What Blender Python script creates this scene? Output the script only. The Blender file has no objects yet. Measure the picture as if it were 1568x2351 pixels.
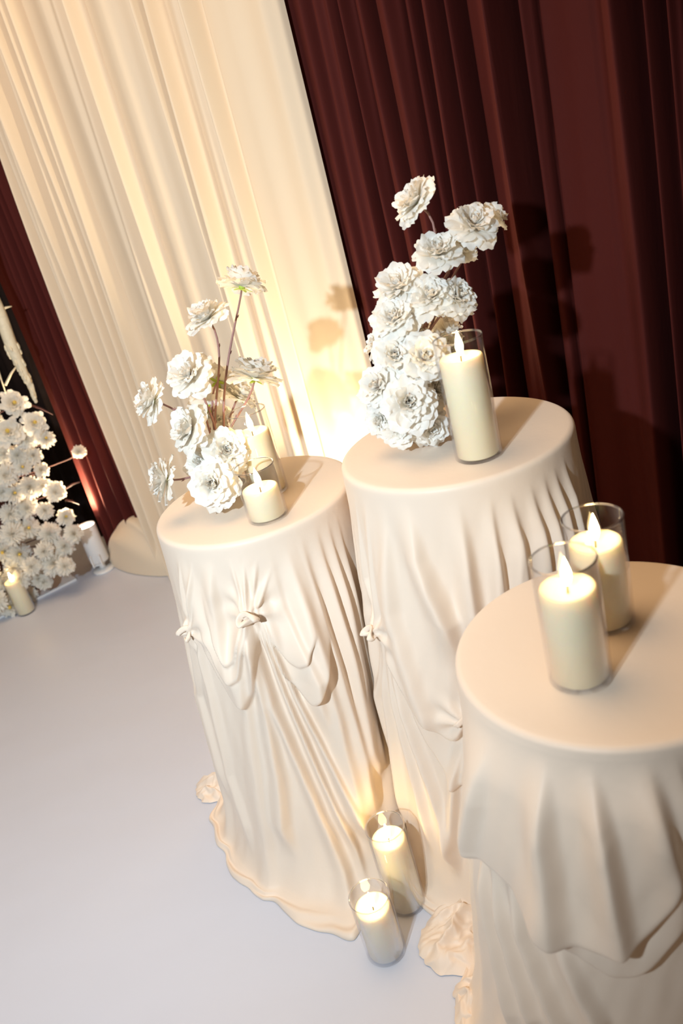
import bpy, bmesh, math, random
import numpy as np
from mathutils import Vector, Matrix, noise

# ------------------------------------------------------------------ camera
S = bpy.context.scene
COL = S.collection
F_PX, ROLL, PITCH, EYE = 1869.35, -0.26547, 0.41420, 1.70
cr, sr, cp, sp = math.cos(ROLL), math.sin(ROLL), math.cos(PITCH), math.sin(PITCH)
FW = np.array([0, cp, -sp]); UP0 = np.array([0, sp, cp]); RT0 = np.array([1.0, 0, 0])
RT = cr * RT0 + sr * UP0
UP = -sr * RT0 + cr * UP0
CAM = np.array([0, 0, EYE])
cam_d = bpy.data.cameras.new('camera')
cam_d.sensor_fit = 'VERTICAL'; cam_d.sensor_height = 36.0
cam_d.lens = F_PX / 2351 * 36.0
cam_d.clip_start = 0.05; cam_d.clip_end = 60
cam_d.dof.use_dof = True; cam_d.dof.focus_distance = 2.0; cam_d.dof.aperture_fstop = 3.2
cam = bpy.data.objects.new('camera', cam_d); COL.objects.link(cam)
cam.matrix_world = Matrix(((RT[0], UP[0], -FW[0], 0), (RT[1], UP[1], -FW[1], 0), (RT[2], UP[2], -FW[2], EYE), (0, 0, 0, 1)))
S.camera = cam

# ------------------------------------------------------------------ world, lights, exposure
S.view_settings.view_transform = 'Standard'
S.view_settings.look = 'None'
S.view_settings.exposure = 0.16
S.view_settings.gamma = 1.0
S.view_settings.use_curve_mapping = False
w = bpy.data.worlds.new('hall_air'); S.world = w; w.use_nodes = True
w.node_tree.nodes['Background'].inputs[0].default_value = (1.0, 0.70, 0.46, 1)
w.node_tree.nodes['Background'].inputs[1].default_value = 0.10

def light(name, kind, loc, energy, color, target=None, **kw):
    d = bpy.data.lights.new(name, kind); d.energy = energy; d.color = color
    for k, v in kw.items(): setattr(d, k, v)
    o = bpy.data.objects.new(name, d); COL.objects.link(o); o.location = loc
    if target is not None:
        o.rotation_euler = (Vector(target) - Vector(loc)).to_track_quat('-Z', 'Y').to_euler()
    return o
# the photographer's flash, held out to the left of the lens
light('camera_flash', 'SPOT', (-0.98, -0.38, 2.20), 325, (0.73, 0.87, 0.98), (-0.78, 3.0, 0.85),
      spot_size=math.radians(103), spot_blend=1.0, shadow_soft_size=0.035)
# the hall's warm ceiling light
light('hall_ceiling_light', 'AREA', (-0.7, 2.3, 4.4), 88, (1.0, 0.66, 0.36), (-0.5, 2.1, 0.0), shape='DISK', size=3.0)

# ------------------------------------------------------------------ pixel helpers
def ray(px):
    return FW + (px[0] - 784) / F_PX * RT - (px[1] - 1175.5) / F_PX * UP
def on_z(px, z=0.0):
    d = ray(px); return CAM + d * ((z - EYE) / d[2])
def on_y(px, y):
    d = ray(px); return CAM + d * (y / d[1])
def depth_of(P): return float((np.asarray(P) - CAM) @ FW)
def height_over(base, px):
    d = ray(px); b = np.asarray(base)[:2]
    s = (d[:2] @ b) / (d[:2] @ d[:2]); return EYE + d[2] * s
def sstep(a, b, x):
    t = np.clip((x - a) / (b - a), 0, 1); return t * t * (3 - 2 * t)

# ------------------------------------------------------------------ object helpers
def mesh_obj(name, me, mat=None, parent=None, loc=None):
    o = bpy.data.objects.new(name, me); COL.objects.link(o)
    if mat is not None and len(me.materials) == 0: me.materials.append(mat)
    if parent is not None: o.parent = parent
    if loc is not None: o.location = loc
    return o
def empty(name, loc):
    o = bpy.data.objects.new(name, None); COL.objects.link(o); o.location = loc
    o.empty_display_size = 0.05
    return o
def tag(o, label, cat, group=None, kind=None):
    o['label'] = label
    if cat: o['category'] = cat
    if group: o['group'] = group
    if kind: o['kind'] = kind
    return o
def to_mesh(name, verts, faces, smooth=True):
    me = bpy.data.meshes.new(name); me.from_pydata([tuple(v) for v in verts], [], faces)
    if smooth: me.polygons.foreach_set('use_smooth', [True] * len(me.polygons))
    me.update(); return me
def grid_mesh(name, P, wrap_u=False, smooth=True):
    """P: array (rows, cols, 3)"""
    nr, nc = P.shape[:2]
    idx = np.arange(nr * nc).reshape(nr, nc)
    if wrap_u: idx = np.concatenate([idx, idx[:, :1]], 1)
    q = np.stack([idx[:-1, :-1], idx[:-1, 1:], idx[1:, 1:], idx[1:, :-1]], -1).reshape(-1, 4)
    me = bpy.data.meshes.new(name)
    me.vertices.add(nr * nc); me.vertices.foreach_set('co', P.reshape(-1).astype(np.float32))
    n = len(q); me.loops.add(n * 4); me.loops.foreach_set('vertex_index', q.reshape(-1).astype(np.int32))
    me.polygons.add(n); me.polygons.foreach_set('loop_start', np.arange(0, n * 4, 4, dtype=np.int32))
    try: me.polygons.foreach_set('loop_total', np.full(n, 4, dtype=np.int32))
    except Exception: pass
    me.update(calc_edges=True); me.validate()
    if smooth: me.polygons.foreach_set('use_smooth', np.ones(len(me.polygons), dtype=bool))
    return me
class MB:
    def __init__(s): s.v = []; s.f = []
    def add(s, v, f):
        o = len(s.v); s.v += [tuple(map(float, p)) for p in v]; s.f += [tuple(i + o for i in q) for q in f]; return s
    def lathe(s, prof, n=40, c=(0, 0, 0), close=False):
        v = []; f = []; m = len(prof)
        for i in range(n):
            a = 2 * math.pi * i / n
            for r, z in prof: v.append((c[0] + r * math.cos(a), c[1] + r * math.sin(a), c[2] + z))
        mm = m if close else m - 1
        for i in range(n):
            j = (i + 1) % n
            for k in range(mm):
                k2 = (k + 1) % m
                f.append((i * m + k, j * m + k, j * m + k2, i * m + k2))
        return s.add(v, f)
    def tube(s, pts, rad, n=7, caps=True):
        pts = [Vector(p) for p in pts]; N = len(pts)
        rad = rad if hasattr(rad, '__len__') else [rad] * N
        v = []; f = []; ref = Vector((0.13, 0.31, 0.94))
        for i, p in enumerate(pts):
            t = (pts[min(i + 1, N - 1)] - pts[max(i - 1, 0)]).normalized()
            a = t.cross(ref)
            if a.length < 1e-3: a = t.cross(Vector((1, 0, 0)))
            a.normalize(); b = t.cross(a)
            for k in range(n):
                q = 2 * math.pi * k / n
                v.append(p + (a * math.cos(q) + b * math.sin(q)) * rad[i])
        for i in range(N - 1):
            for k in range(n):
                k2 = (k + 1) % n
                f.append((i * n + k, i * n + k2, (i + 1) * n + k2, (i + 1) * n + k))
        if caps:
            f.append(tuple(range(n))[::-1]); f.append(tuple(range((N - 1) * n, N * n)))
        return s.add(v, f)
    def box(s, lo, hi, M=None):
        x0, y0, z0 = lo; x1, y1, z1 = hi
        v = [(x0, y0, z0), (x1, y0, z0), (x1, y1, z0), (x0, y1, z0), (x0, y0, z1), (x1, y0, z1), (x1, y1, z1), (x0, y1, z1)]
        if M is not None: v = [M @ Vector(p) for p in v]
        return s.add(v, [(0, 3, 2, 1), (4, 5, 6, 7), (0, 1, 5, 4), (1, 2, 6, 5), (2, 3, 7, 6), (3, 0, 4, 7)])
    def mesh(s, name, smooth=True): return to_mesh(name, s.v, s.f, smooth)
def bez(p0, p1, p2, p3, n=12):
    p0, p1, p2, p3 = map(Vector, (p0, p1, p2, p3)); out = []
    for i in range(n + 1):
        t = i / n; u = 1 - t
        out.append(p0 * u ** 3 + p1 * 3 * u * u * t + p2 * 3 * u * t * t + p3 * t ** 3)
    return out

# ------------------------------------------------------------------ materials
def mat(name, col, rough=0.6, **kw):
    m = bpy.data.materials.new(name); m.use_nodes = True
    b = m.node_tree.nodes['Principled BSDF']
    b.inputs['Base Color'].default_value = (*col, 1); b.inputs['Roughness'].default_value = rough
    for k, v in kw.items(): b.inputs[k.replace('_', ' ')].default_value = v
    return m
def add_bump(m, scale, strength, dist=0.002, stretch=(1, 1, 1), detail=3, tint=None):
    nt = m.node_tree; b = nt.nodes['Principled BSDF']
    tc = nt.nodes.new('ShaderNodeTexCoord'); mp = nt.nodes.new('ShaderNodeMapping'); mp.inputs['Scale'].default_value = stretch
    nz = nt.nodes.new('ShaderNodeTexNoise'); nz.inputs['Scale'].default_value = scale; nz.inputs['Detail'].default_value = detail
    nt.links.new(tc.outputs['Object'], mp.inputs[0]); nt.links.new(mp.outputs[0], nz.inputs['Vector'])
    bp = nt.nodes.new('ShaderNodeBump'); bp.inputs['Strength'].default_value = strength; bp.inputs['Distance'].default_value = dist
    nt.links.new(nz.outputs['Fac'], bp.inputs['Height']); nt.links.new(bp.outputs[0], b.inputs['Normal'])
    if tint:
        rp = nt.nodes.new('ShaderNodeValToRGB')
        rp.color_ramp.elements[0].color = (*tint[0], 1); rp.color_ramp.elements[1].color = (*tint[1], 1)
        rp.color_ramp.elements[0].position = 0.3; rp.color_ramp.elements[1].position = 0.7
        nt.links.new(nz.outputs['Fac'], rp.inputs[0]); nt.links.new(rp.outputs[0], b.inputs['Base Color'])
    return m
def emis(name, col, strength):
    m = bpy.data.materials.new(name); m.use_nodes = True; nt = m.node_tree; nt.nodes.clear()
    e = nt.nodes.new('ShaderNodeEmission'); e.inputs[0].default_value = (*col, 1); e.inputs[1].default_value = strength
    o = nt.nodes.new('ShaderNodeOutputMaterial'); nt.links.new(e.outputs[0], o.inputs[0]); return m

M_CLOTH = add_bump(mat('cream_satin', (0.815, 0.685, 0.56), 0.50, Sheen_Weight=0.25, Sheen_Roughness=0.4, Specular_IOR_Level=0.35), 55, 0.12, 0.004)
M_CREAM = add_bump(mat('cream_drape', (0.83, 0.69, 0.515), 0.75, Sheen_Weight=0.15), 30, 0.10, 0.004, (1, 1, 0.25))
M_BROWN = add_bump(mat('brown_drape', (0.078, 0.0135, 0.011), 0.8, Specular_IOR_Level=0.12), 40, 0.25, 0.004, (1, 1, 0.3))
M_BLACK = mat('black_drape', (0.008, 0.005, 0.005), 0.9, Specular_IOR_Level=0.1)
M_WALL = mat('dark_wall_paint', (0.03, 0.022, 0.02), 0.9)
M_FLOOR = add_bump(mat('white_vinyl', (0.60, 0.635, 0.73), 0.42, Specular_IOR_Level=0.4), 2.2, 0.22, 0.03, (1, 1.6, 1), 2)
M_WAX = mat('ivory_wax', (0.96, 0.86, 0.61), 0.45, Subsurface_Weight=0.30, Subsurface_Scale=0.02)
M_WAX.node_tree.nodes['Principled BSDF'].inputs['Subsurface Radius'].default_value = (1.0, 0.6, 0.25)
M_WICK = mat('wick', (0.10, 0.06, 0.03), 0.9)
M_FLAME = emis('flame', (1.0, 0.70, 0.30), 48)
M_PETAL = mat('white_petal', (0.985, 0.965, 0.925), 0.6)
def translucent(m, col, fac):
    nt = m.node_tree; b = nt.nodes['Principled BSDF']; o = nt.nodes['Material Output']
    t = nt.nodes.new('ShaderNodeBsdfTranslucent'); t.inputs[0].default_value = (*col, 1)
    x = nt.nodes.new('ShaderNodeMixShader'); x.inputs[0].default_value = fac
    nt.links.new(b.outputs[0], x.inputs[1]); nt.links.new(t.outputs[0], x.inputs[2]); nt.links.new(x.outputs[0], o.inputs[0]); return m
translucent(M_PETAL, (0.985, 0.96, 0.88), 0.42)
M_MUM = mat('cream_petal', (0.96, 0.92, 0.83), 0.65)
translucent(M_MUM, (0.97, 0.93, 0.84), 0.38)
M_STAMEN = mat('stamen', (0.42, 0.26, 0.18), 0.8)
M_YELLOW = mat('yellow_centre', (0.80, 0.58, 0.12), 0.8)
M_STEM = mat('mauve_stem', (0.34, 0.18, 0.16), 0.7)
M_SEPAL = mat('green_sepal', (0.45, 0.58, 0.07), 0.6)
M_TWIG = mat('burgundy_twig', (0.10, 0.035, 0.03), 0.8)
M_WHITE = mat('white_enamel', (0.82, 0.81, 0.80), 0.35)
M_STEEL = mat('brushed_steel', (0.55, 0.55, 0.56), 0.3, Metallic=0.9)
M_DARK = mat('dark_holder', (0.05, 0.06, 0.045), 0.7)
M_LENS = emis('lamp_lens', (1.0, 0.86, 0.66), 14)
M_STRAND = add_bump(mat('ivory_strand', (0.86, 0.76, 0.55), 0.5), 60, 0.4, 0.01)
def glass_mat():
    m = bpy.data.materials.new('clear_glass'); m.use_nodes = True; nt = m.node_tree; nt.nodes.clear()
    lw = nt.nodes.new('ShaderNodeLayerWeight'); lw.inputs[0].default_value = 0.5
    pw = nt.nodes.new('ShaderNodeMath'); pw.operation = 'POWER'; pw.inputs[1].default_value = 4.0; nt.links.new(lw.outputs['Facing'], pw.inputs[0])
    ma = nt.nodes.new('ShaderNodeMath'); ma.operation = 'MULTIPLY_ADD'; ma.inputs[1].default_value = 0.62; ma.inputs[2].default_value = 0.022; nt.links.new(pw.outputs[0], ma.inputs[0])
    tr = nt.nodes.new('ShaderNodeBsdfTransparent'); tr.inputs[0].default_value = (0.975, 0.975, 0.98, 1)
    gl = nt.nodes.new('ShaderNodeBsdfGlossy'); gl.inputs['Roughness'].default_value = 0.03; gl.inputs[0].default_value = (0.9, 0.9, 0.92, 1)
    mx = nt.nodes.new('ShaderNodeMixShader'); o = nt.nodes.new('ShaderNodeOutputMaterial')
    nt.links.new(ma.outputs[0], mx.inputs[0]); nt.links.new(tr.outputs[0], mx.inputs[1]); nt.links.new(gl.outputs[0], mx.inputs[2])
    nt.links.new(mx.outputs[0], o.inputs[0]); return m
M_GLASS = glass_mat()
M_RIM = M_GLASS.copy(); M_RIM.name = 'glass_rim'
for n_ in M_RIM.node_tree.nodes:
    if n_.type == 'MATH' and n_.operation == 'MULTIPLY_ADD': n_.inputs[1].default_value = 0.6; n_.inputs[2].default_value = 0.30

# ------------------------------------------------------------------ the setting
W0 = np.array([-1.25, 4.12]); WT = np.array([0.75002, -0.66142]); WN = np.array([-0.66142, -0.75002])   # WN points into the room
def wp(s, d, z): return (W0[0] + WT[0] * s + WN[0] * d, W0[1] + WT[1] * s + WN[1] * d, z)

me = to_mesh('floor', [(-9, -5, 0), (7, -5, 0), (7, 9, 0), (-9, 9, 0)], [(0, 1, 2, 3)], False)
tag(mesh_obj('floor', me, M_FLOOR), 'pale lavender white vinyl floor of the stage', None, kind='structure')
mb = MB()
c = [wp(-4.5, -0.42, 0), wp(6, -0.42, 0), wp(6, -0.52, 0), wp(-4.5, -0.52, 0)]
mb.add(c + [(x, y, 3.6) for x, y, _ in c], [(0, 1, 2, 3), (4, 7, 6, 5), (0, 4, 5, 1), (1, 5, 6, 2), (2, 6, 7, 3), (3, 7, 4, 0)])
tag(mesh_obj('wall_back', mb.mesh('wall_back', False), M_WALL), 'dark wall behind the drapes', None, kind='structure')

# ------------------------------------------------------------------ curtains
def ridge(x):      # asymmetric fold, softer to the left, steeper to the right
    return np.where(x < 0, np.exp(-(x / 1.35) ** 2), np.exp(-(x / 0.65) ** 2))
def curtain(name, s0, s1, folds, base, mat_, seed, top=3.25, ds=0.003, nz_=70, wob=0.006, slits=()):
    s = np.arange(s0, s1 + 1e-6, ds); z = np.linspace(0.004, top, nz_)
    sg, zg = np.meshgrid(s, z); rng = np.random.RandomState(seed)
    d = np.full_like(sg, base)
    for c_, w_, a_ in folds:
        ph = rng.uniform(0, 6.28); k = rng.uniform(0.8, 1.6)
        cc = c_ + wob * np.sin(k * zg + ph) + 0.25 * wob * np.sin(3.1 * k * zg + 2 * ph)
        aa = a_ * (1 + 0.22 * np.sin(k * 1.3 * zg + ph * 1.7)); ww = w_ * (1 + 0.15 * np.sin(k * zg + ph * 0.6))
        d += aa * ridge((sg - cc) / ww)
    d += 0.004 * np.sin(sg * 23 + 0.8 * zg + seed) + 0.002 * np.sin(sg * 57 - 1.3 * zg)
    for c_, w_, a_ in slits:                            # deep narrow gaps between the folds
        ph = rng.uniform(0, 6.28); cc = c_ + wob * np.sin(1.1 * zg + ph)
        d -= a_ * (0.75 + 0.25 * np.sin(1.7 * zg + ph * 2)) * np.exp(-((sg - cc) / w_) ** 2)
    e = np.minimum(sg - s0, s1 - sg); d -= 0.02 * np.exp(-(e / 0.008) ** 2)      # hemmed side edges turn back
    P = np.stack([W0[0] + WT[0] * sg + WN[0] * d, W0[1] + WT[1] * sg + WN[1] * d, zg], -1)
    return mesh_obj(name, grid_mesh(name, P[:, ::-1]), mat_)
rr = random.Random(3)
f = [(0.06, .03, .05), (0.10, .025, .06), (0.155, .02, .03), (0.205, .03, .065), (0.275, .022, .045), (0.315, .016, .05), (0.37, .04, .06), (0.445, .03, .03)]
tag(curtain('curtain_panel', -0.02, 0.53, f, 0.0, M_BROWN, 5, wob=0.016, slits=((.03, .012, .10), (.125, .008, .09), (.175, .010, .10), (.24, .010, .08), (.295, .007, .08), (.335, .010, .12), (.415, .008, .08))), 'narrow chocolate brown drape panel beside the cream drape, behind the flower column', 'curtain', 'backdrop drapes')
f = [(0.515, .016, .05), (0.56, .022, .045), (0.605, .02, .06), (0.655, .024, .065), (0.715, .022, .045), (0.765, .018, .055), (0.80, .016, .04),
     (0.835, .016, .045), (1.0, .035, .018), (1.07, .03, .028), (1.165, .022, .04), (1.30, .08, .03), (1.40, .05, .012), (1.475, .018, .05), (1.515, .016, .045),
     (1.60, .03, .022), (1.665, .022, .045), (1.80, .09, .012), (1.93, .06, .018)]
f = [(a, b, c * 1.4) for a, b, c in f]
cream = curtain('curtain_panel', 0.495, 2.0, f, 0.045, M_CREAM, 9, slits=((.54, .006, .03), (.583, .006, .035), (.63, .007, .04), (.685, .007, .04), (.74, .006, .035), (.785, .005, .035), (.82, .005, .03), (.857, .007, .04), (1.10, .007, .02), (1.195, .007, .04), (1.495, .006, .04), (1.54, .007, .04), (1.695, .009, .03)))
tag(cream, 'wide cream drape panel lit from below between two brown drapes', 'curtain', 'backdrop drapes')
f = [(2.03, .02, .02), (2.09, .03, .02), (2.150, .016, .055), (2.20, .024, .05), (2.262, .026, .045), (2.335, .03, .065), (2.40, .02, .03), (2.462, .024, .06),
     (2.512, .018, .075), (2.60, .035, .03), (2.650, .020, .085), (2.712, .03, .03), (2.80, .07, .015), (2.88, .04, .02), (2.945, .026, .085), (3.005, .02, .08),
     (3.06, .02, .06), (3.12, .03, .07)] + [(3.2 + i * 0.075, rr.uniform(.02, .035), rr.uniform(.03, .08)) for i in range(12)]
tag(curtain('curtain_panel', 1.93, 4.1, f, -0.005, M_BROWN, 21, wob=0.008, slits=((2.06, .012, .03), (2.172, .007, .07), (2.225, .006, .06), (2.283, .009, .08), (2.365, .006, .06), (2.418, .010, .11), (2.480, .006, .07), (2.533, .013, .17), (2.673, .013, .17), (2.737, .005, .07), (2.982, .017, .24), (3.036, .016, .24), (3.09, .010, .16), (3.15, .014, .2))), 'wide dark brown drape panel behind the tall flower table and the candle tables', 'curtain', 'backdrop drapes')
f = [(-2.2 + i * 0.09, rr.uniform(.02, .04), rr.uniform(.03, .07)) for i in range(25)]
tag(curtain('curtain_panel', -2.3, 0.05, f, -0.22, M_BLACK, 33, ds=0.009), 'black drape in the dark gap behind the flower column', 'curtain', 'backdrop drapes')

# surplus cream cloth bundled on the floor at the drape's foot: a part of the cream drape
NU, NV = 90, 44
U, V = np.meshgrid(np.linspace(0, 1, NU), np.linspace(0, 1, NV))
sc = 0.02 + 0.66 * U
prof = np.sin(np.pi * np.clip(U, 0.0, 1)) ** 0.55
hh = (0.27 * (1 - np.exp(-U / 0.16)) + 0.02) * (1 - 0.3 * sstep(.5, 1, U))
ang = V * math.pi
dd = 0.05 + 0.10 * prof * np.cos(ang) + 0.010 * np.sin(ang * 7 + U * 9) * np.sin(ang)
zz = 0.003 + hh * np.sin(ang) ** 0.75 * prof ** 0.6 + 0.004 * np.sin(U * 17 + ang * 4) * np.sin(ang)
P = np.stack([W0[0] + WT[0] * sc + WN[0] * dd, W0[1] + WT[1] * sc + WN[1] * dd, np.maximum(zz, 0.003)], -1)
h_ = mesh_obj('bundled_hem', grid_mesh('bundled_hem', P), M_CREAM, cream)

# ------------------------------------------------------------------ draped tables
R = 0.25
class Table:
    def __init__(s, c, top):
        s.c = np.array(c); s.top = top; s.th0 = math.atan2(-c[1], -c[0])
        s.ridges = []; s.lips = []; s.knots = []; s.near = []; s.rng = np.random.RandomState(int(top * 1000))
    def uy(s, px, extra=None):
        """pixel -> (arc angle from the camera side, drop below the rim) on the skirt"""
        d = ray(px); r = R + 0.02
        for _ in range(4):
            a = d[0] ** 2 + d[1] ** 2; b = -(d[0] * s.c[0] + d[1] * s.c[1]); c_ = s.c @ s.c - r * r
            disc = b * b - a * c_
            t = (-b - math.sqrt(disc)) / a if disc > 0 else -b / a
            P = CAM + d * t; y = s.top - P[2]
            r = R + 0.015 + s.flare(y)
        an = math.atan2(P[1] - s.c[1], P[0] - s.c[0]) - s.th0
        an = (an + math.pi) % (2 * math.pi) - math.pi
        return an, y
    def flare(s, y): return 0.085 * np.clip(np.asarray(y) / s.top, 0, 1) ** 1.25
    def ridge_px(s, pts, wpx, amp, grow=0.1, side=1):
        q = np.array([s.uy(p) for p in pts]); q = q[np.argsort(q[:, 1])]
        s.ridges.append((q, wpx, amp, grow, side))
    def lip_px(s, pts, amp, height=0.18, roll=0.018):
        q = np.array([s.uy(p) for p in pts]); s.lips.append((q, amp, height, roll))
    def offset(s, A, Y):
        d = s.flare(Y)
        for q, wd, amp, grow, side in s.ridges:
            c_ = np.interp(Y, q[:, 1], q[:, 0])
            k = amp * sstep(q[0, 1], q[0, 1] + grow, Y)
            end = q[-1, 1]
            if end < s.top - 0.12: k = k * (1 - sstep(end - 0.02, end + 0.12, Y))
            ww = wd * (0.75 + 0.6 * np.clip(Y / s.top, 0, 1))
            x = (A - c_ + math.pi) % (2 * math.pi) - math.pi
            d = d + k * ridge(side * x / ww)
        for q, amp, height, roll in s.lips:
            u0, u1 = q[:, 0].min(), q[:, 0].max()
            o = np.argsort(q[:, 0]); uu, yy = q[o, 0], q[o, 1]
            # smooth polyline
            us = np.linspace(u0, u1, 60); ys = np.interp(us, uu, yy)
            for _ in range(6): ys[1:-1] = (ys[:-2] + ys[1:-1] * 2 + ys[2:]) / 4
            yb = np.interp(A, us, ys); dist = yb - Y
            m = sstep(0, 0.22, (A - u0) / (u1 - u0)) * sstep(0, 0.22, (u1 - A) / (u1 - u0))
            pr = np.where(dist > 0, np.sin(np.clip(dist / roll, 0, 1) * math.pi / 2) * (1 - sstep(0.0, height, dist - roll)), 0)
            d = d + amp * m * pr * sstep(0.0, 0.10, Y)
        for ka, ky, size in s.knots:
            x = (A - ka) * (R + 0.03); y = Y - ky; rho = np.hypot(x, y) / size; phi = np.arctan2(x, y)
            d = d + 0.016 * np.exp(-rho ** 2) + 0.006 * np.cos(7 * phi + ka * 9) * rho * np.exp(-(rho / 1.9) ** 2)
        for phi, half in s.near:                       # neighbouring skirts press flat against each other
            cs = np.cos(A + s.th0 - phi); lim = np.where(cs > 0.15, (half - 0.006) / np.maximum(cs, 0.15), 9.0) - R
            k = 0.012; h = np.clip(0.5 + 0.5 * (lim - d) / k, 0, 1)
            d = np.minimum(lim * (1 - h) + d * h - k * h * (1 - h), lim)
        return d
    def press(s, A, d):
        for phi, half in s.near:
            cs = np.cos(A + s.th0 - phi); d = np.minimum(d, np.where(cs > 0.15, (half - 0.006) / np.maximum(cs, 0.15), 9.0) - R)
        return d
    def neighbour(s, o):
        v = o.c - s.c; s.near.append((math.atan2(v[1], v[0]), float(np.hypot(*v)) / 2))
    def auto_folds(s, a0, a1, step, amp):
        a = a0
        while a < a1:
            y0 = s.rng.uniform(0.0, 0.05); dr = s.rng.uniform(-0.05, 0.05)
            s.ridges.append((np.array([[a, y0], [a + dr, s.top]]), step * s.rng.uniform(.3, .5), amp * s.rng.uniform(.6, 1.2), 0.5, 1))
            a += step * s.rng.uniform(0.75, 1.3)
    def build(s, name, label, puddle):
        t = empty(name, (s.c[0], s.c[1], 0)); tag(t, label, 'table', 'draped round tables')
        nt, ns = 640, 215
        th = np.linspace(0, 2 * math.pi, nt, endpoint=False) + s.th0
        rows = []
        for r in (0.0005, 0.08, 0.15, 0.2, 0.225, 0.238):
            rows.append(np.stack([r * np.cos(th), r * np.sin(th), np.full(nt, s.top)], -1))
        for k in range(1, 7):
            a = k / 6 * math.pi / 2; r = 0.238 + 0.012 * math.sin(a)
            rows.append(np.stack([r * np.cos(th), r * np.sin(th), np.full(nt, s.top - 0.012 * (1 - math.cos(a)))], -1))
        A = (th - s.th0 + math.pi) % (2 * math.pi) - math.pi
        ys = np.linspace(0.016, s.top - 0.012, ns); pd = puddle(A)
        for y in ys:
            off = s.offset(A, np.full(nt, y))
            # small wrinkles
            off = off + 0.0010 * np.sin(A * 41 + y * 17) * np.sin(y * 31 + A * 7) * sstep(0.02, .2, y)
            e = np.clip((y - (s.top - 0.16)) / 0.148, 0, 1)      # the hem sweeps out on to the floor
            sw = 0.62 * (1 - math.sqrt(max(0.0, 1 - e ** 2)))
            off = s.press(A, off + pd * sw)
            r = R + off; rb = r; p_left = pd * (1 - sw)
            rows.append(np.stack([r * np.cos(th), r * np.sin(th), np.full(nt, s.top - y)], -1))
        for k in range(1, 11):
            x = k / 10
            r = R + s.press(A, rb + p_left * x - R)
            z = 0.012 - 0.002 * x + 0.006 * np.sin(A * 13 + 5 * x) * np.sin(math.pi * x) * (pd / 0.06).clip(0, 1.0) - 0.008 * max(0, x - .7) ** 2 / .09
            rows.append(np.stack([r * np.cos(th), r * np.sin(th), z], -1))
        r = r - 0.001
        rows.append(np.stack([r * np.cos(th), r * np.sin(th), np.full(nt, 0.001)], -1))
        P = np.stack(rows, 0)
        cl = mesh_obj('tablecloth', grid_mesh('tablecloth', P[::-1], wrap_u=True), M_CLOTH, t)
        mbp = MB(); mbp.lathe([(0.0, s.top - 0.03), (0.24, s.top - 0.03), (0.24, s.top - 0.004), (0.0, s.top - 0.004)], 40)
        mesh_obj('tabletop', mbp.mesh('tabletop', False), M_WALL, t)
        mbp = MB(); mbp.lathe([(0.0, 0.002), (0.17, 0.002), (0.17, 0.03), (0.04, 0.04), (0.04, s.top - 0.031), (0.0, s.top - 0.031)], 32)
        mesh_obj('pedestal', mbp.mesh('pedestal', False), M_STEEL, t)
        return t, cl
    def surf(s, a, y, out=0.0):
        r = R + float(s.offset(np.array([a]), np.array([y]))[0]) + out
        th = a + s.th0
        return Vector((r * math.cos(th), r * math.sin(th), s.top - y))

def gather_knot(tab, t, px, size=0.030, seed=0):
    """pinched loop of cloth where the skirt is tied up"""
    a, y = tab.uy(px); p = tab.surf(a, y, 0.004); th = a + tab.th0
    n = Vector((math.cos(th), math.sin(th), 0)); tx = Vector((-math.sin(th), math.cos(th), 0)); up = Vector((0, 0, 1))
    rows = []
    NA, NB = 40, 14
    for i in range(NA):
        q = 2 * math.pi * i / NA
        c_ = p + tx * (math.cos(q) * size) + up * (math.sin(q) * size * 0.42 - 0.25 * size * math.cos(q) ** 2) + n * (0.006 + 0.010 * math.sin(q * 2 + seed))
        tang = (tx * -math.sin(q) + up * math.cos(q) * 0.42).normalized(); rad = tang.cross(n).normalized()
        row = []
        for k in range(NB):
            w_ = 2 * math.pi * k / NB
            rr_ = size * (0.30 + 0.07 * math.sin(3 * w_ + 2 * q) + 0.05 * math.sin(q * 3 + seed))
            row.append(c_ + n * (math.cos(w_) * rr_) + rad * (math.sin(w_) * rr_))
        rows.append(row)
    v = [q for r_ in rows for q in r_]; f_ = []
    for i in range(NA):
        for k in range(NB):
            i2, k2 = (i + 1) % NA, (k + 1) % NB
            f_.append((i * NB + k, i2 * NB + k, i2 * NB + k2, i * NB + k2))
    mesh_obj('gather_knot', to_mesh('gather_knot', v, f_), M_CLOTH, t)

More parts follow.
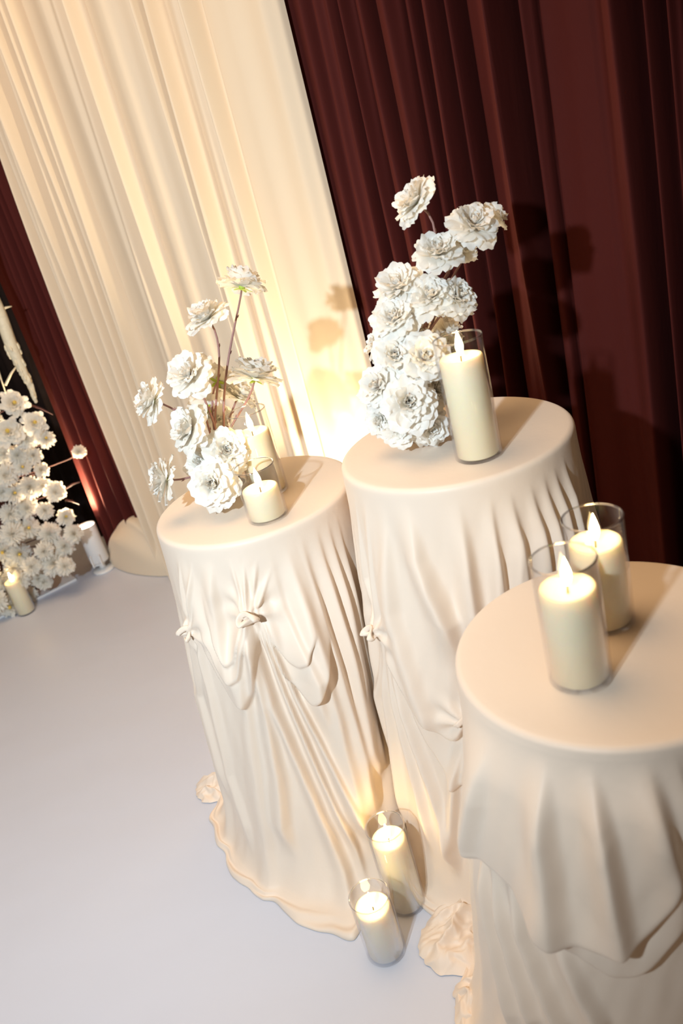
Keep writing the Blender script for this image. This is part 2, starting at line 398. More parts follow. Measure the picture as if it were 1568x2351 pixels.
def crumple(t, tab, centre, size, seed, rot=0.0):
    """heap of crumpled hem lying on the floor"""
    sx, sy, h = size; n = 60; x = np.linspace(-1, 1, n); X, Y = np.meshgrid(x, x)
    P = np.zeros((n, n, 3))
    for i in range(n):
        for j in range(n):
            u, v = X[i, j], Y[i, j]; r = math.hypot(u, v); m = max(abs(u), abs(v), 1e-6)
            if r > 1e-6: u, v = u * m / r, v * m / r
            rr_ = math.hypot(u, v); an = math.atan2(v, u)
            q = Vector((u * 1.9 + v * 0.7 + seed, v * 1.0, seed * 1.7))
            a = 1 - abs(noise.noise(q * 1.3)) * 2.2; b = 1 - abs(noise.noise(q * 2.9 + Vector((5, 1, 2)))) * 2.0
            env = max(0.0, 1 - rr_ ** 2.2)
            hz = h * env * (0.35 + 0.50 * max(a, 0) + 0.16 * max(b, 0))
            k = 1 + 0.22 * noise.noise(Vector((math.cos(an) * 1.5 + seed, math.sin(an) * 1.5, 0))) + 0.04 * noise.noise(Vector((math.cos(an) * 3, math.sin(an) * 3, seed)))
            du, dv = 0.08 * noise.noise(q * 3.1), 0.08 * noise.noise(q * 3.1 + Vector((9, 3, 1)))
            P[i, j] = ((u * k + du) * sx, (v * k + dv) * sy, 0.003 + hz)
    c_, s_ = math.cos(rot), math.sin(rot)
    Q = P.copy(); Q[..., 0] = P[..., 0] * c_ - P[..., 1] * s_ + centre[0] - tab.c[0]; Q[..., 1] = P[..., 0] * s_ + P[..., 1] * c_ + centre[1] - tab.c[1]
    mesh_obj('puddled_hem', grid_mesh('puddled_hem', Q), M_CLOTH, t)

# --- table with two candles and the airy spray
T1 = Table((-0.2005, 1.8813), 0.9767); T2 = Table((0.2735, 1.6319), 1.0806); T3 = Table((0.3588, 1.0625), 0.8964)
T1.neighbour(T2); T2.neighbour(T1); T2.neighbour(T3); T3.neighbour(T2)
def knot(T, px, size): T.knots.append((*T.uy(px), size))
for pts, w_, a_ in (([(648, 1235), (700, 1400), (765, 1640), (815, 1850)], .085, .044), ([(690, 1222), (742, 1430), (812, 1690), (845, 1820)], .068, .046),
                    ([(728, 1200), (783, 1440), (850, 1720)], .060, .046), ([(757, 1185), (806, 1420), (866, 1700)], .052, .044), ([(780, 1170), (822, 1380), (872, 1600)], .05, .03),
                    ([(610, 1255), (650, 1400), (715, 1540), (725, 1600)], .075, .030)):
    T1.ridge_px(pts, w_, a_, .35)
for pts, w_, a_ in (([(590, 1285), (578, 1395)], .030, .014), ([(556, 1290), (568, 1395)], .022, .012), ([(520, 1285), (560, 1395)], .026, .012), ([(628, 1300), (590, 1395)], .030, .012),
                    ([(470, 1290), (490, 1400), (528, 1520)], .080, .020), ([(428, 1290), (440, 1440)], .030, .012), ([(398, 1290), (428, 1440)], .030, .012)):
    T1.ridge_px(pts, w_, a_, .10)
for pts, w_, a_ in (([(572, 1405), (628, 1616), (718, 1823), (790, 1988)], .045, .032), ([(586, 1405), (655, 1590), (728, 1761), (815, 1940)], .030, .030),
                    ([(568, 1405), (596, 1560), (640, 1782), (650, 1900)], .060, .030), ([(560, 1405), (560, 1560), (580, 1750), (610, 1950)], .075, .020),
                    ([(596, 1405), (682, 1600), (755, 1740), (835, 1890)], .030, .028), ([(440, 1450), (480, 1600), (520, 1780), (560, 1900)], .06, .018), ([(434, 1450), (452, 1600), (490, 1780)], .05, .016)):
    T1.ridge_px(pts, w_, a_, .08)
T1.lip_px([(430, 1435), (477, 1505), (510, 1562), (545, 1618), (572, 1628), (592, 1580), (600, 1400)], .024, .26, .022)
T1.lip_px([(450, 1430), (493, 1493), (518, 1540), (543, 1560), (563, 1545), (578, 1410)], .013, .10, .012)
T1.lip_px([(465, 1410), (510, 1488), (535, 1520), (550, 1508), (566, 1400)], .012, .09, .012)
T1.lip_px([(585, 1400), (634, 1476), (662, 1512), (683, 1520), (700, 1500), (718, 1430)], .014, .14, .012)
T1.lip_px([(585, 1400), (645, 1530), (690, 1590), (716, 1610), (736, 1575), (752, 1450)], .030, .30, .022)
knot(T1, (574, 1400), .026); knot(T1, (436, 1446), .024)
T1.auto_folds(1.20, 2 * math.pi - 1.35, .22, .030)
t1, cl1 = T1.build('cocktail_table', 'round table in cream satin with two candles and an airy white flower spray',
                   lambda A: 0.05 + 0.02 * np.sin(A * 5 + 1) ** 2 + 0.085 * np.exp(-((A + 0.22) / 0.34) ** 2))
gather_knot(T1, cl1, (574, 1402), .022, 0.4); gather_knot(T1, cl1, (436, 1447), .020, 2.0)
crumple(cl1, T1, on_z((510, 1800))[:2], (.09, .07, .05), 1.3, 0.5)
crumple(cl1, T1, on_z((835, 1935))[:2], (.06, .09, .06), 7.7, 0.2)

# --- the tallest table
for pts, w_, a_ in (([(915, 1150), (960, 1290), (1030, 1430)], .10, .046), ([(1045, 1145), (1072, 1290), (1090, 1420)], .085, .036),
                    ([(1125, 1135), (1145, 1290), (1165, 1480)], .055, .034),
                    ([(1172, 1125), (1200, 1250), (1220, 1500)], .060, .038), ([(1222, 1105), (1250, 1220), (1275, 1500)], .055, .036), ([(1256, 1085), (1282, 1200), (1305, 1500)], .048, .034),
                    ([(1282, 1065), (1307, 1170), (1330, 1500)], .045, .032), ([(1305, 1040), (1328, 1140), (1350, 1500)], .045, .030),
                    ([(860, 1150), (905, 1400), (985, 1630)], .080, .026), ([(822, 1150), (852, 1330), (872, 1440)], .05, .014), ([(795, 1130), (830, 1330), (864, 1440)], .04, .012),
                    ([(868, 1445), (886, 1600), (915, 1850)], .05, .026), ([(866, 1445), (872, 1600), (890, 1800)], .04, .02), ([(870, 1445), (915, 1600), (985, 1800), (1030, 1930)], .045, .026), ([(868, 1445), (900, 1600), (950, 1800), (975, 1900)], .045, .022),
                    ([(1072, 1650), (1078, 1750), (1095, 1950)], .04, .034), ([(1072, 1650), (1045, 1780), (1035, 1950)], .04, .028), ([(1072, 1650), (1110, 1780), (1150, 1950)], .04, .028)):
    T2.ridge_px(pts, w_, a_, .22)
T2.lip_px([(862, 1425), (890, 1495), (912, 1540), (956, 1618), (1001, 1680), (1040, 1712), (1066, 1690), (1085, 1600)], .026, .40, .022)
T2.lip_px([(875, 1450), (930, 1600), (983, 1720), (1046, 1815), (1085, 1790), (1105, 1640)], .016, .12, .016)
knot(T2, (868, 1442), .024); knot(T2, (1072, 1648), .026)
T2.auto_folds(1.5, 2 * math.pi - 1.2, .20, .030)
t2, cl2 = T2.build('cocktail_table', 'tallest round table in cream satin, with a dense flower bunch and one candle',
                   lambda A: 0.045 + 0.02 * np.sin(A * 6) ** 2)
gather_knot(T2, cl2, (868, 1442), .018, 1.0); gather_knot(T2, cl2, (1072, 1648), .020, 3.0)
crumple(cl2, T2, on_z((905, 1880))[:2], (.11, .07, .05), 3.1, -0.6)
crumple(cl2, T2, on_z((1030, 1965))[:2], (.11, .075, .045), 5.9, -0.5)

# --- the lowest table, nearest the lens
for pts, w_, a_ in (([(1110, 1690), (1118, 1820), (1110, 1920)], .10, .022), ([(1235, 1745), (1265, 1900), (1295, 2060)], .085, .036), ([(1345, 1765), (1390, 1900), (1425, 2080)], .075, .038),
                    ([(1480, 1760), (1515, 1880), (1545, 2000)], .085, .038), ([(1550, 1745), (1585, 1850), (1630, 1990)], .08, .03),
                    ([(1085, 1930), (1110, 2100), (1160, 2330)], .05, .028), ([(1110, 1960), (1150, 2120), (1215, 2340)], .045, .028), ([(1150, 1990), (1200, 2150), (1280, 2350)], .05, .030),
                    ([(1230, 2090), (1290, 2200), (1370, 2351)], .06, .026)):
    T3.ridge_px(pts, w_, a_, .12)
T3.lip_px([(1055, 1900), (1095, 1950), (1131, 1975), (1183, 2020), (1234, 2080), (1301, 2124), (1378, 2156), (1440, 2156), (1507, 2115), (1550, 2020), (1590, 1880)], .042, .42, .03)
T3.lip_px([(1200, 2050), (1250, 2110), (1327, 2190), (1404, 2243), (1456, 2248), (1507, 2215), (1568, 2130), (1630, 2000)], .030, .14, .02)
T3.auto_folds(1.2, 2 * math.pi - 1.3, .24, .030)
t3, cl3 = T3.build('cocktail_table', 'lowest round table in cream satin, with two tall candles and no flowers',
                   lambda A: 0.045 + 0.02 * np.sin(A * 5 + 2) ** 2)
crumple(cl3, T3, on_z((1050, 2145))[:2], (.11, .08, .055), 9.4, 0.9)
crumple(cl3, T3, on_z((1130, 2280))[:2], (.09, .07, .06), 11.2, 0.3)

# ------------------------------------------------------------------ candles in glass cylinders
def candle(base_px, rim_px, wax_px, z0, glabel, clabel, group, gr=0.0475, flame=True, tilt=0.0):
    b = on_z(base_px, z0); H = height_over(b, rim_px) - z0; hw = height_over(b, wax_px) - z0
    print('candle', clabel, [round(float(x), 3) for x in b], 'glass', round(H, 3), 'wax', round(hw, 3))
    th = 0.0022
    g = MB().lathe([(0.0, 0.0), (gr - .003, 0.0), (gr, 0.003), (gr, H - .001), (gr - th / 2, H), (gr - th, H - .001), (gr - th, 0.006), (gr - th - .003, 0.005), (0.0, 0.005)], 64)
    go = mesh_obj('glass_cylinder', g.mesh('glass_cylinder'), M_GLASS, None, (b[0], b[1], z0 + 0.0006))
    tag(go, glabel, 'glass', 'glass candle cylinders')
    rg = MB(); rg.lathe([(gr - th / 2 + .0019 * math.cos(a), H - .001 + .0019 * math.sin(a)) for a in [k * math.pi / 4 for k in range(8)]], 64, close=True)
    mesh_obj('rim', rg.mesh('rim'), M_RIM, go)
    c_ = empty('pillar_candle', (b[0], b[1], z0 + 0.0062)); tag(c_, clabel, 'candle', group)
    rw = gr - 0.0058; hw -= 0.006
    prof = [(0.0, 0.0), (rw - .002, 0.0), (rw, 0.002), (rw, hw - .004), (rw - .0015, hw - .001), (rw - .004, hw), (rw - .008, hw - .003), (rw * .5, hw - .010), (0.0, hw - .012)]
    mesh_obj('wax_body', MB().lathe(prof, 64).mesh('wax_body'), M_WAX, c_)
    wk = MB().tube([(0, 0, hw - .013), (0.0005, 0, hw - .004), (0.001, 0, hw + .004)], 0.0013, 8)
    mesh_obj('wick', wk.mesh('wick'), M_WICK, c_)
    fl = MB().lathe([(0.0, 0.0), (.003, .002), (.0060, .008), (.0078, .016), (.0074, .024), (.0050, .034), (.0024, .043), (0.0, .050)], 20)
    fo = mesh_obj('flame', fl.mesh('flame'), M_FLAME, c_, (0.001, 0, hw + .001)); fo.rotation_euler = (0.06, tilt, 0)
    return b, H
CG = 'ivory pillar candles'
candle((620, 1128), (592, 935), (598, 985), T1.top, 'tall glass cylinder behind the shorter one on the flower spray table', 'tall ivory candle behind the shorter one on the two candle flower table', CG)
candle((617, 1187), (583, 1069), (602, 1117), T1.top, 'short glass cylinder at the front edge of the flower spray table', 'short ivory candle at the front edge of the two candle flower table', CG)
candle((1100, 1046), (1050, 775), (1058, 818), T2.top, 'tall glass cylinder beside the dense flower bunch on the tallest table', 'tall ivory candle beside the dense flower bunch on the tallest table', CG)
candle((1333, 1553), (1301, 1281), (1314, 1345), T3.top, 'front glass cylinder of the pair on the lowest table', 'front ivory candle of the pair on the lowest table', CG)
candle((1390, 1425), (1336, 1190), (1357, 1243), T3.top, 'rear glass cylinder of the pair on the lowest table', 'rear ivory candle of the pair on the lowest table', CG)
candle((887, 2180), (853, 2054), (862, 2078), 0.0, 'front glass cylinder of the floor pair between the table skirts', 'front ivory candle of the floor pair between the table skirts', CG)
candle((935, 2070), (882, 1897), (890, 1925), 0.0, 'rear glass cylinder of the floor pair, against the table hems', 'rear ivory candle of the floor pair, against the table hems', CG)
candle((62, 1405), (25, 1312), (33, 1332), 0.0, 'glass cylinder on the floor in front of the flower column', 'ivory candle on the floor in front of the flower column', CG)

# ------------------------------------------------------------------ white peony flowers on the tables
def petal_mesh(seed, width, ruffle, cup):
    rng = random.Random(seed); nu, nv = 7, 9; P = np.zeros((nv, nu, 3))
    ph = [rng.uniform(0, 6.28) for _ in range(4)]
    for i in range(nv):
        v = i / (nv - 1)
        wv = width * (0.16 + 0.84 * math.sin(min(v * 1.15, 1.0) * math.pi / 2) ** 0.9) * (1 - 0.35 * max(0, (v - .72) / .28) ** 2)
        for j in range(nu):
            u = j / (nu - 1) * 2 - 1
            edge = v - 0.10 * abs(u) ** 2.2 * v + 0.045 * math.sin(u * 4.2 + ph[0]) * v ** 3
            z = cup * (u * u * 0.35 * wv / width + 0.55 * v * v) - 0.16 * max(0, v - .7) ** 1.3 * 3
            z += ruffle * v ** 2 * (math.sin(u * 5.5 + ph[1]) + 0.6 * math.sin(u * 9.5 + ph[2] + 3 * v))
            P[i, j] = (u * wv * 0.5, edge, z)
    return grid_mesh('petal', P)
PET_OUT = [petal_mesh(s, 0.86, .055, .10) for s in range(3)]
PET_MID = [petal_mesh(s + 10, 0.80, .070, .30) for s in range(4)]
PET_IN = [petal_mesh(s + 20, 0.72, .085, .55) for s in range(3)]
for m_ in PET_OUT + PET_MID + PET_IN: m_.materials.append(M_PETAL)
def stamens():
    rng = random.Random(4); mb = MB()
    mb.lathe([(0, -.06), (.10, -.03), (.13, .03), (.08, .08), (0, .10)], 10)
    for k in range(26):
        a = rng.uniform(0, 6.28); t = rng.uniform(.15, .95); l = rng.uniform(.25, .42)
        d = Vector((math.cos(a) * math.sin(t), math.sin(a) * math.sin(t), math.cos(t)))
        mb.tube([d * .08, d * l * .7, d * l + Vector((0, 0, .02))], [.008, .007, .014], 4)
    return mb.mesh('flower_centre')
ME_ST = stamens(); ME_ST.materials.append(M_STAMEN)
def calyx_mesh():
    mb = MB(); mb.lathe([(0, -.20), (.06, -.17), (.13, -.08), (.16, -.01), (0, 0.01)], 10)
    for k in range(5):
        a = k * 2 * math.pi / 5; ca, sa = math.cos(a), math.sin(a); pts = []
        for v, wd, z in ((0.10, .07, -.09), (.26, .11, -.10), (.40, .08, -.13), (.50, .01, -.16)):
            for u in (-1, 0, 1):
                x, y = v, u * wd; pts.append((x * ca - y * sa, x * sa + y * ca, z - 0.02 * abs(u)))
        mb.add(pts, [(i * 3 + j, i * 3 + j + 1, i * 3 + j + 4, i * 3 + j + 3) for i in range(3) for j in range(2)])
    return mb.mesh('calyx')
ME_CAL = calyx_mesh(); ME_CAL.materials.append(M_SEPAL)
frng = random.Random(77)
def frame(axis):
    return Vector(axis).normalized().to_track_quat('Z', 'Y').to_matrix().to_4x4()
def peony(pos, dia, face, foot, label, group, openness=1.0, bend=0.5):
    """face = (right, up, towards the camera) direction of the bloom; foot = stem end at the holder"""
    pos = Vector(pos); foot = Vector(foot)
    ax = Vector(RT) * face[0] + Vector(UP) * face[1] - Vector(FW) * face[2]; ax.normalize()
    t = empty('peony', foot); tag(t, label, 'flower', group)
    r = dia / 2; B = Matrix.Translation(pos - foot - ax * r * 0.12) @ frame(ax) @ Matrix.Rotation(frng.uniform(0, 6.28), 4, 'Z')
    def put(name, me, M):
        o = bpy.data.objects.new(name, me); COL.objects.link(o); o.parent = t; o.matrix_basis = M; return o
    rings = [(9, -4, 1.04, PET_OUT), (10, 13, .98, PET_OUT), (10, 30, .90, PET_MID), (9, 47, .76, PET_MID), (8, 62, .58, PET_IN), (5, 74, .42, PET_IN)]
    for k, (n, tilt, ln, pool) in enumerate(rings):
        for i in range(n):
            az = 2 * math.pi * (i + 0.5 * (k % 2)) / n + frng.uniform(-.22, .22)
            tl = math.radians(tilt + frng.uniform(-10, 12)); sc = r * ln * frng.uniform(.86, 1.10)
            M = B @ Matrix.Rotation(az, 4, 'Z') @ Matrix.Translation((0, r * .03, r * (.03 * k - .06))) @ Matrix.Rotation(tl, 4, 'X') @ Matrix.Rotation(frng.uniform(-.2, .2), 4, 'Y') @ Matrix.Diagonal((sc * frng.uniform(.85, 1.1), sc, sc, 1))
            put('petal', frng.choice(pool), M)
    put('flower_centre', ME_ST, B @ Matrix.Translation((0, 0, r * .12)) @ Matrix.Scale(r * 1.0, 4))
    put('calyx', ME_CAL, B @ Matrix.Translation((0, 0, -r * .05)) @ Matrix.Scale(r * 0.9, 4))
    p3 = pos - foot - ax * r * 0.30; L = p3.length
    c1 = Vector((0, 0, 1)) * L * .35 + p3 * 0.12; c2 = p3 - ax * L * bend * .55
    pts = bez((0, 0, 0), c1, c2, p3, 14)
    mb = MB().tube(pts, [0.0032 - 0.0008 * i / 14 for i in range(15)], 7)
    for k in (4, 8, 11):      # little thorn-like buds
        a = pts[k]; d = (pts[k + 1] - a).normalized(); sd = d.orthogonal().normalized()
        mb.tube([a, a + sd * .004 + d * .004, a + sd * .006 + d * .010], [.0022, .0018, .0004], 5)
    mesh_obj('stem', mb.mesh('stem'), M_STEM, t)
    return t
def holder(c, z, label):
    t = empty('flower_holder', (c[0], c[1], z)); tag(t, label, 'holder')
    mesh_obj('dish', MB().lathe([(0, .0008), (.045, .0008), (.052, .006), (.050, .018), (.046, .018), (.044, .008), (0, .006)], 32).mesh('dish'), M_WHITE, t)
    mb = MB().lathe([(0, .007), (.036, .007), (.038, .012), (.036, .040), (.028, .046), (0, .046)], 20)
    mesh_obj('floral_foam', mb.mesh('floral_foam'), M_DARK, t)
    return t

# airy spray on the two candle table
h1 = (-0.262, 1.955); holder(h1, T1.top, 'small dish with dark foam under the airy flower spray')
G1 = 'peonies in the airy spray'; LA = 'white peony low in the airy spray on the two candle table'
LB = 'white peony on a bare leaning stem in the airy spray'
A1 = [((557, 648), 112, (.15, 1, .10), 2.02, 'white peony topmost in the airy spray, seen edge on atop a bare upright stem', .35),
      ((474, 724), 108, (-.45, .75, .55), 1.98, 'white peony second highest in the airy spray, on a long curved bare stem', .5),
      ((432, 860), 118, (-.35, .45, .85), 1.90, LB, .5), ((345, 918), 102, (-.85, .25, .45), 1.90, 'white peony reaching farthest out from the airy spray, turned to the drape', .6),
      ((587, 858), 120, (.20, .9, .28), 1.97, 'white peony above the tall candle of the airy spray, facing up', .5), ((503, 872), 84, (.2, .5, -.6), 2.06, 'white peony at the back of the airy spray, facing the drape', .5),
      ((548, 905), 92, (.25, .6, .1), 2.04, 'white peony behind the tall candle glass in the airy spray', .5), ((470, 935), 86, (-.1, .4, -.5), 2.02, 'white peony in the airy spray with its green calyx showing', .5),
      ((433, 985), 118, (-.70, .20, .65), 1.87, LB, .5), ((521, 1035), 118, (.10, .20, 1), 1.85, LA, .5), ((463, 1062), 96, (-.4, .1, .8), 1.90, LA, .5),
      ((490, 1110), 122, (-.15, -.05, 1), 1.80, LA, .5), ((374, 1100), 106, (-.95, .08, .25), 1.86, 'white peony held out low over the rim of the two candle table', .7),
      ((500, 960), 78, (.1, .5, .6), 2.03, LA, .5)]
for px, dpx, face, y, lab, bd in A1:
    P_ = on_y(px, y); dia = dpx * depth_of(P_) / F_PX
    if P_[2] < T1.top + dia * .42: P_[2] = T1.top + dia * .42
    ft = (h1[0] + frng.uniform(-.022, .022), h1[1] + frng.uniform(-.022, .022), T1.top + 0.040)
    peony(P_, dia, face, ft, lab, G1, bend=bd)

# dense bunch on the tallest table
h2 = (0.205, 1.715); holder(h2, T2.top, 'small dish with dark foam under the dense flower bunch')
G2 = 'peonies in the dense bunch'; LC = 'white peony packed into the dense bunch on the tallest table'
LE = 'white peony half hidden behind the tall candle glass beside the dense bunch'; LF = 'white peony at the foot of the dense bunch, touching the tabletop'
LG = 'white peony on the flank of the dense bunch, turned to the glowing cream drape'; LH = 'white peony along the upper rim of the dense bunch, below the upper cluster'
LD = 'white peony in the upper cluster rising above the dense bunch'
A2 = [((951, 461), 118, (-.75, .35, .45), 1.72, 'white peony topmost of the dense bunch, turned to the cream drape', .5), ((1085, 514), 122, (.1, .45, .85), 1.68, LD, .4),
      ((1130, 495), 84, (.5, .7, .2), 1.74, LD, .4), ((1005, 578), 118, (-.15, .55, .8), 1.68, LD, .4), ((1058, 572), 80, (.3, .5, .7), 1.72, LD, .4),
      ((913, 656), 120, (-.35, .5, .75), 1.70, LH, .5), ((988, 680), 112, (-.1, .4, .9), 1.66, LH, .5), ((1049, 680), 104, (.4, .35, .8), 1.66, LH, .5),
      ((905, 730), 114, (-.35, .3, .85), 1.66, LC, .5), ((866, 790), 84, (-.8, .2, .3), 1.72, LG, .5), ((909, 817), 114, (-.2, .2, .95), 1.63, LC, .5),
      ((975, 820), 124, (.05, .15, 1), 1.60, LC, .5), ((1026, 755), 88, (.3, .5, .3), 1.76, LE, .5), ((868, 886), 112, (-.6, .1, .8), 1.63, LG, .5),
      ((940, 925), 138, (-.05, .05, 1), 1.57, 'largest white peony facing forward at the middle of the dense bunch', .5), ((987, 978), 104, (.3, -.35, .8), 1.60, LF, .5), ((876, 965), 92, (-.6, -.15, .7), 1.63, LF, .5),
      ((918, 985), 92, (-.2, -.3, .9), 1.60, LF, .5), ((1024, 800), 96, (.4, .3, .6), 1.70, LE, .5), ((1000, 893), 92, (.4, .1, .7), 1.65, LE, .5), ((950, 760), 80, (0, .5, .6), 1.72, LC, .5)]
for px, dpx, face, y, lab, bd in A2:
    P_ = on_y(px, y); dia = dpx * depth_of(P_) / F_PX
    if P_[2] < T2.top + dia * .42: P_[2] = T2.top + dia * .42
    ft = (h2[0] + frng.uniform(-.022, .022), h2[1] + frng.uniform(-.022, .022), T2.top + 0.040)
    peony(P_, dia, face, ft, lab, G2, bend=bd)

# ------------------------------------------------------------------ flower column by the drapes
CX, CY = -1.74, 3.90
col = empty('flower_column', (CX, CY, 0)); tag(col, 'column of burgundy twigs on a steel base plate, covered in white blooms', 'flower stand')
mb = MB(); M_ = Matrix.Rotation(0.55, 4, 'Z'); mb.box((-.19, -.15, 0.0005), (.27, .15, .012), M_); mesh_obj('base_plate', mb.mesh('base_plate', False), M_WHITE, col)
crng = random.Random(12)
for k in range(26):
    a = crng.uniform(0, 6.28); r0 = crng.uniform(0, .10); r1 = crng.uniform(.05, .24); h = crng.uniform(.45, 1.15)
    p0 = (r0 * math.cos(a), r0 * math.sin(a), .012); p3 = (r1 * math.cos(a + .4), r1 * math.sin(a + .4), h)
    mesh_obj('twig', MB().tube(bez(p0, (p0[0], p0[1], h * .4), (p3[0], p3[1], h * .7), p3, 8), [.007 - .0006 * i for i in range(9)], 6).mesh('twig'), M_TWIG, col)
mb = MB(); mb.lathe([(0, .012), (.09, .012), (.10, .2), (.07, .6), (.05, .92), (0, .95)], 16); mesh_obj('core', mb.mesh('core'), M_TWIG, col)
# arching branches at the head of the column
top_hang = on_y((-75, 560), 3.72)
mesh_obj('arching_branch', MB().tube(bez((0, 0, .9), (-.15, -.02, 1.5), (-.3, -.1, 2.2), Vector(top_hang) - Vector((CX, CY, 0)), 18), [.012 - .0004 * i for i in range(19)], 8).mesh('arching_branch'), M_STRAND, col)
for a, b, y in (((-20, 800), (14, 905), 3.78), ((12, 885), (42, 835), 3.80), ((2, 716), (27, 703), 3.72), ((70, 930), (122, 952), 3.8), ((150, 1122), (185, 1106), 3.85), ((150, 1148), (182, 1158), 3.85)):
    p, q = on_y(a, y), on_y(b, y + .02); o = Vector((CX, CY, 0))
    mesh_obj('branch', MB().tube([Vector(p) - o, (Vector(p) + Vector(q)) / 2 - o + Vector((0, 0, .006)), Vector(q) - o], [.006, .005, .002], 6).mesh('branch'), M_STRAND if b[0] < 50 else M_TWIG, col)
# hanging ivory strand, beaded towards its tip
tip = on_y((82, 922), 3.72); up_ = top_hang
mb = MB(); Lh = up_[2] - tip[2]; srng = random.Random(8)
pts = [Vector((tip[0], tip[1], tip[2] + Lh * (i / 30) ** 1.0)) for i in range(31)]
for p in pts: p.x += 0.004 * math.sin(p.z * 19)
top_hang_v = pts[-1]
mb.tube([p - Vector(tip) for p in pts], [.003 + .024 * min(1, (i / 30) / .34) for i in range(31)], 12)
for k in range(70):
    z = srng.uniform(0, .26); a = srng.uniform(0, 6.28); r_ = .003 + .024 * min(1, z / Lh / .34); c_ = (r_ * math.cos(a) + .004 * math.sin((tip[2] + z) * 19), r_ * math.sin(a), z)
    mb.lathe([(0, -.012), (.005, -.008), (.0062, 0), (.004, .012), (0, .018)], 7, c_)
tag(mesh_obj('hanging_strand', mb.mesh('hanging_strand'), M_STRAND, None, tuple(tip)), 'knobbly ivory strand hanging above the blooms of the flower column', 'decoration')

def mum_mesh(seed, npet, flat, thin):
    rng = random.Random(seed); mb = MB(); g = math.pi * (3 - math.sqrt(5))
    for k in range(npet):
        f_ = (k + .5) / npet; th = f_ ** .62 * flat; az = k * g + rng.uniform(-.15, .15)
        d = Vector((math.cos(az) * math.sin(th), math.sin(az) * math.sin(th), math.cos(th))); tn = Vector((-math.sin(az), math.cos(az), 0)); nn = tn.cross(d)
        L = rng.uniform(.74, 1.10) * (0.62 + .38 * f_); wd = thin * rng.uniform(.8, 1.2) * (.6 + .5 * f_)
        pts = []
        for v, ww, lift in ((.12, .35, 0), (.5, .9, .05), (.82, 1.0, .09), (1.0, .45, .04)):
            for u in (-1, 0, 1): pts.append(d * (v * L) + tn * (u * wd * ww) - nn * (lift + .10 * u * u * ww - .06) * .9)
        mb.add(pts, [(i * 3 + j, i * 3 + j + 1, i * 3 + j + 4, i * 3 + j + 3) for i in range(3) for j in range(2)])
    m = mb.mesh('bloom'); m.materials.append(M_MUM); return m
MUMS = [mum_mesh(1, 150, 2.05, .095), mum_mesh(2, 110, 1.9, .135), mum_mesh(3, 64, 1.6, .22)]
POM = mum_mesh(5, 190, 2.4, .09)
ME_YC = MB().lathe([(0, .16), (.10, .20), (.13, .30), (.08, .38), (0, .40)], 10).mesh('flower_centre'); ME_YC.materials.append(M_YELLOW)
FL = [(33, 925, 66), (80, 970, 62), (18, 990, 74), (62, 1008, 54), (106, 1006, 46), (78, 1044, 46), (10, 1042, 52), (14, 1092, 62), (52, 1072, 46), (97, 1078, 40), (70, 1116, 60), (128, 1128, 54),
      (34, 1132, 54), (62, 1165, 60), (20, 1180, 58), (104, 1170, 46), (152, 1186, 46), (112, 1226, 60), (172, 1224, 50), (28, 1228, 64), (66, 1212, 56), (150, 1254, 52), (100, 1268, 50), (126, 1292, 70),
      (45, 1272, 62), (28, 1306, 56), (72, 1302, 50), (86, 1328, 46), (6, 1268, 58), (4, 1340, 54), (150, 1300, 48), (6, 1130, 50), (-30, 960, 66), (-35, 1030, 66), (-32, 1100, 66), (-38, 1170, 66), (-30, 1240, 66), (-36, 1310, 66), (40, 1045, 50), (100, 1115, 46),
      (5, 1368, 58), (44, 1334, 52), (102, 1336, 44), (66, 1366, 44), (28, 1405, 66), (-15, 1385, 60)]
MG = 'blooms of the flower column'
def mum(px, dpx, y, me, yellow, label, face=None):
    P_ = Vector(on_y(px, y)); r = dpx * depth_of(P_) / F_PX / 2 * 1.02
    if P_.z < r * .75: P_.z = r * .75
    out = Vector((P_.x - CX, P_.y - CY - .1, 0)); out = (out.normalized() if out.length > .01 else Vector((0, -1, 0)))
    ax = (out * .6 - Vector(FW) * .8 + Vector((crng.uniform(-.25, .25), 0, crng.uniform(-.1, .3)))).normalized() if face is None else Vector(face)
    t = empty('chrysanthemum', P_); tag(t, label, 'flower', MG)
    o = bpy.data.objects.new('bloom', me); COL.objects.link(o); o.parent = t
    o.matrix_basis = Matrix.Translation(-ax * r * .35) @ frame(ax) @ Matrix.Rotation(crng.uniform(0, 6.28), 4, 'Z') @ Matrix.Diagonal((r, r, r * .85, 1))
    if yellow:
        c_ = bpy.data.objects.new('flower_centre', ME_YC); COL.objects.link(c_); c_.parent = t; c_.matrix_basis = Matrix.Translation(-ax * r * .35) @ frame(ax) @ Matrix.Diagonal((r, r, r * 1.6, 1))
    # stem running back into the twig core
    zc = max(.1, min(1.0, P_.z - .05)); ct = Vector((CX, CY, zc)) - P_
    a0 = -ax * r * .4
    mesh_obj('stem', MB().tube(bez(a0, a0 - ax * ct.length * .3, ct * .7 + Vector((0, 0, -.03)), ct, 7), .003, 5).mesh('stem'), M_TWIG, t)
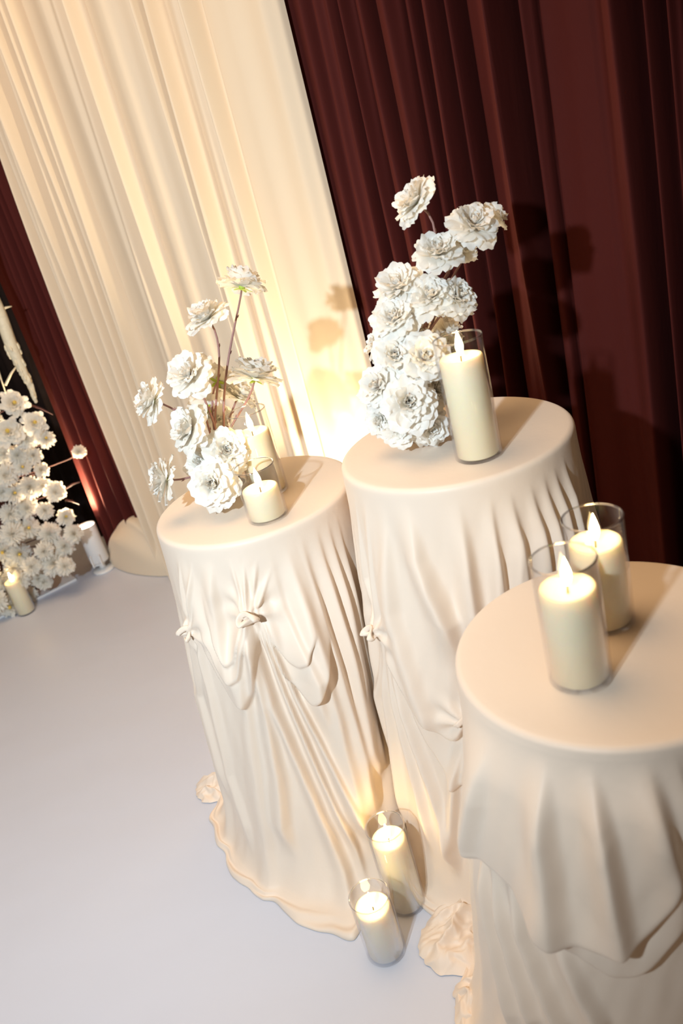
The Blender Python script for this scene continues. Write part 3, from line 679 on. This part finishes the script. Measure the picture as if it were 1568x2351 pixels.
for k, (x, y, d) in enumerate(FL):
    yy = 3.68 + .10 * abs(math.sin(k * 2.3)) - (.06 if y > 1380 else 0.0)
    low = y > 1150
    if k in (0, 1, 2):
        mum((x, y), d * 1.06, 3.70, MUMS[2], True, ['white bloom crowning the flower column beneath the hanging strand', 'cupped white bloom second from the top of the flower column', 'open daisy-like white bloom with a yellow centre on the flower column'][k])
    else:
        mum((x, y), d * 1.02, yy, MUMS[k % 2 if not low else 0], k % 4 == 0, 'cream white chrysanthemum on the floor beside the candle before the flower column' if y > 1380 else 'cream white chrysanthemum of the flower column beside the white uplight' if x > 140 and low else 'cream white chrysanthemum low on the flower column near the floor' if low else 'cream white chrysanthemum on the upper flower column')
mum((178, 1037), 40, 3.86, POM, False, 'small lone white pompon flower standing clear of the flower column', -FW)

# ------------------------------------------------------------------ uplights
def uplight(x, y, label, energy, beam, tilt=(0, 0), color=(1.0, 0.76, 0.48)):
    t = empty('uplight', (x, y, 0)); tag(t, label, 'lamp')
    mesh_obj('base', MB().lathe([(0, 0.0005), (.055, .0005), (.057, .006), (.050, .014), (.020, .018), (0, .018)], 36).mesh('base'), M_WHITE, t)
    mesh_obj('post', MB().lathe([(0, .016), (.017, .016), (.017, .062), (0, .062)], 24).mesh('post'), M_WHITE, t)
    mb = MB(); mb.box((.020, -.036, .052), (.026, -.064, .115)); mb.box((-.026, -.036, .052), (-.020, -.064, .115)); mb.box((-.026, -.040, .048), (.026, .02, .056))
    mesh_obj('bracket', mb.mesh('bracket', False), M_WHITE, t)
    z0 = .060
    mesh_obj('housing', MB().lathe([(0, z0), (.046, z0), (.050, z0 + .006), (.050, z0 + .205), (.049, z0 + .210), (.046, z0 + .210), (.045, z0 + .196), (0, z0 + .194)], 48).mesh('housing'), M_WHITE, t)
    mesh_obj('lens', MB().lathe([(0, z0 + .204), (.030, z0 + .203), (.0445, z0 + .199)], 40).mesh('lens'), M_LENS, t)
    l = light('uplight_beam', 'SPOT', (0, 0, z0 + .222), energy, color, spot_size=beam, spot_blend=0.8, shadow_soft_size=.03)
    l.parent = t; l.rotation_euler = (math.pi + tilt[0], tilt[1], 0)
    return t
b_ = on_z((239, 1309)); uplight(b_[0], b_[1], 'white cylinder uplight on the floor beside the flower column', 80, math.radians(118), tilt=(0.0, 0.15))
q_ = wp(1.92, 0.24, 0); uplight(q_[0], q_[1], 'white cylinder uplight at the foot of the cream drape behind the tables', 95, math.radians(104), color=(1.0, 0.80, 0.52))
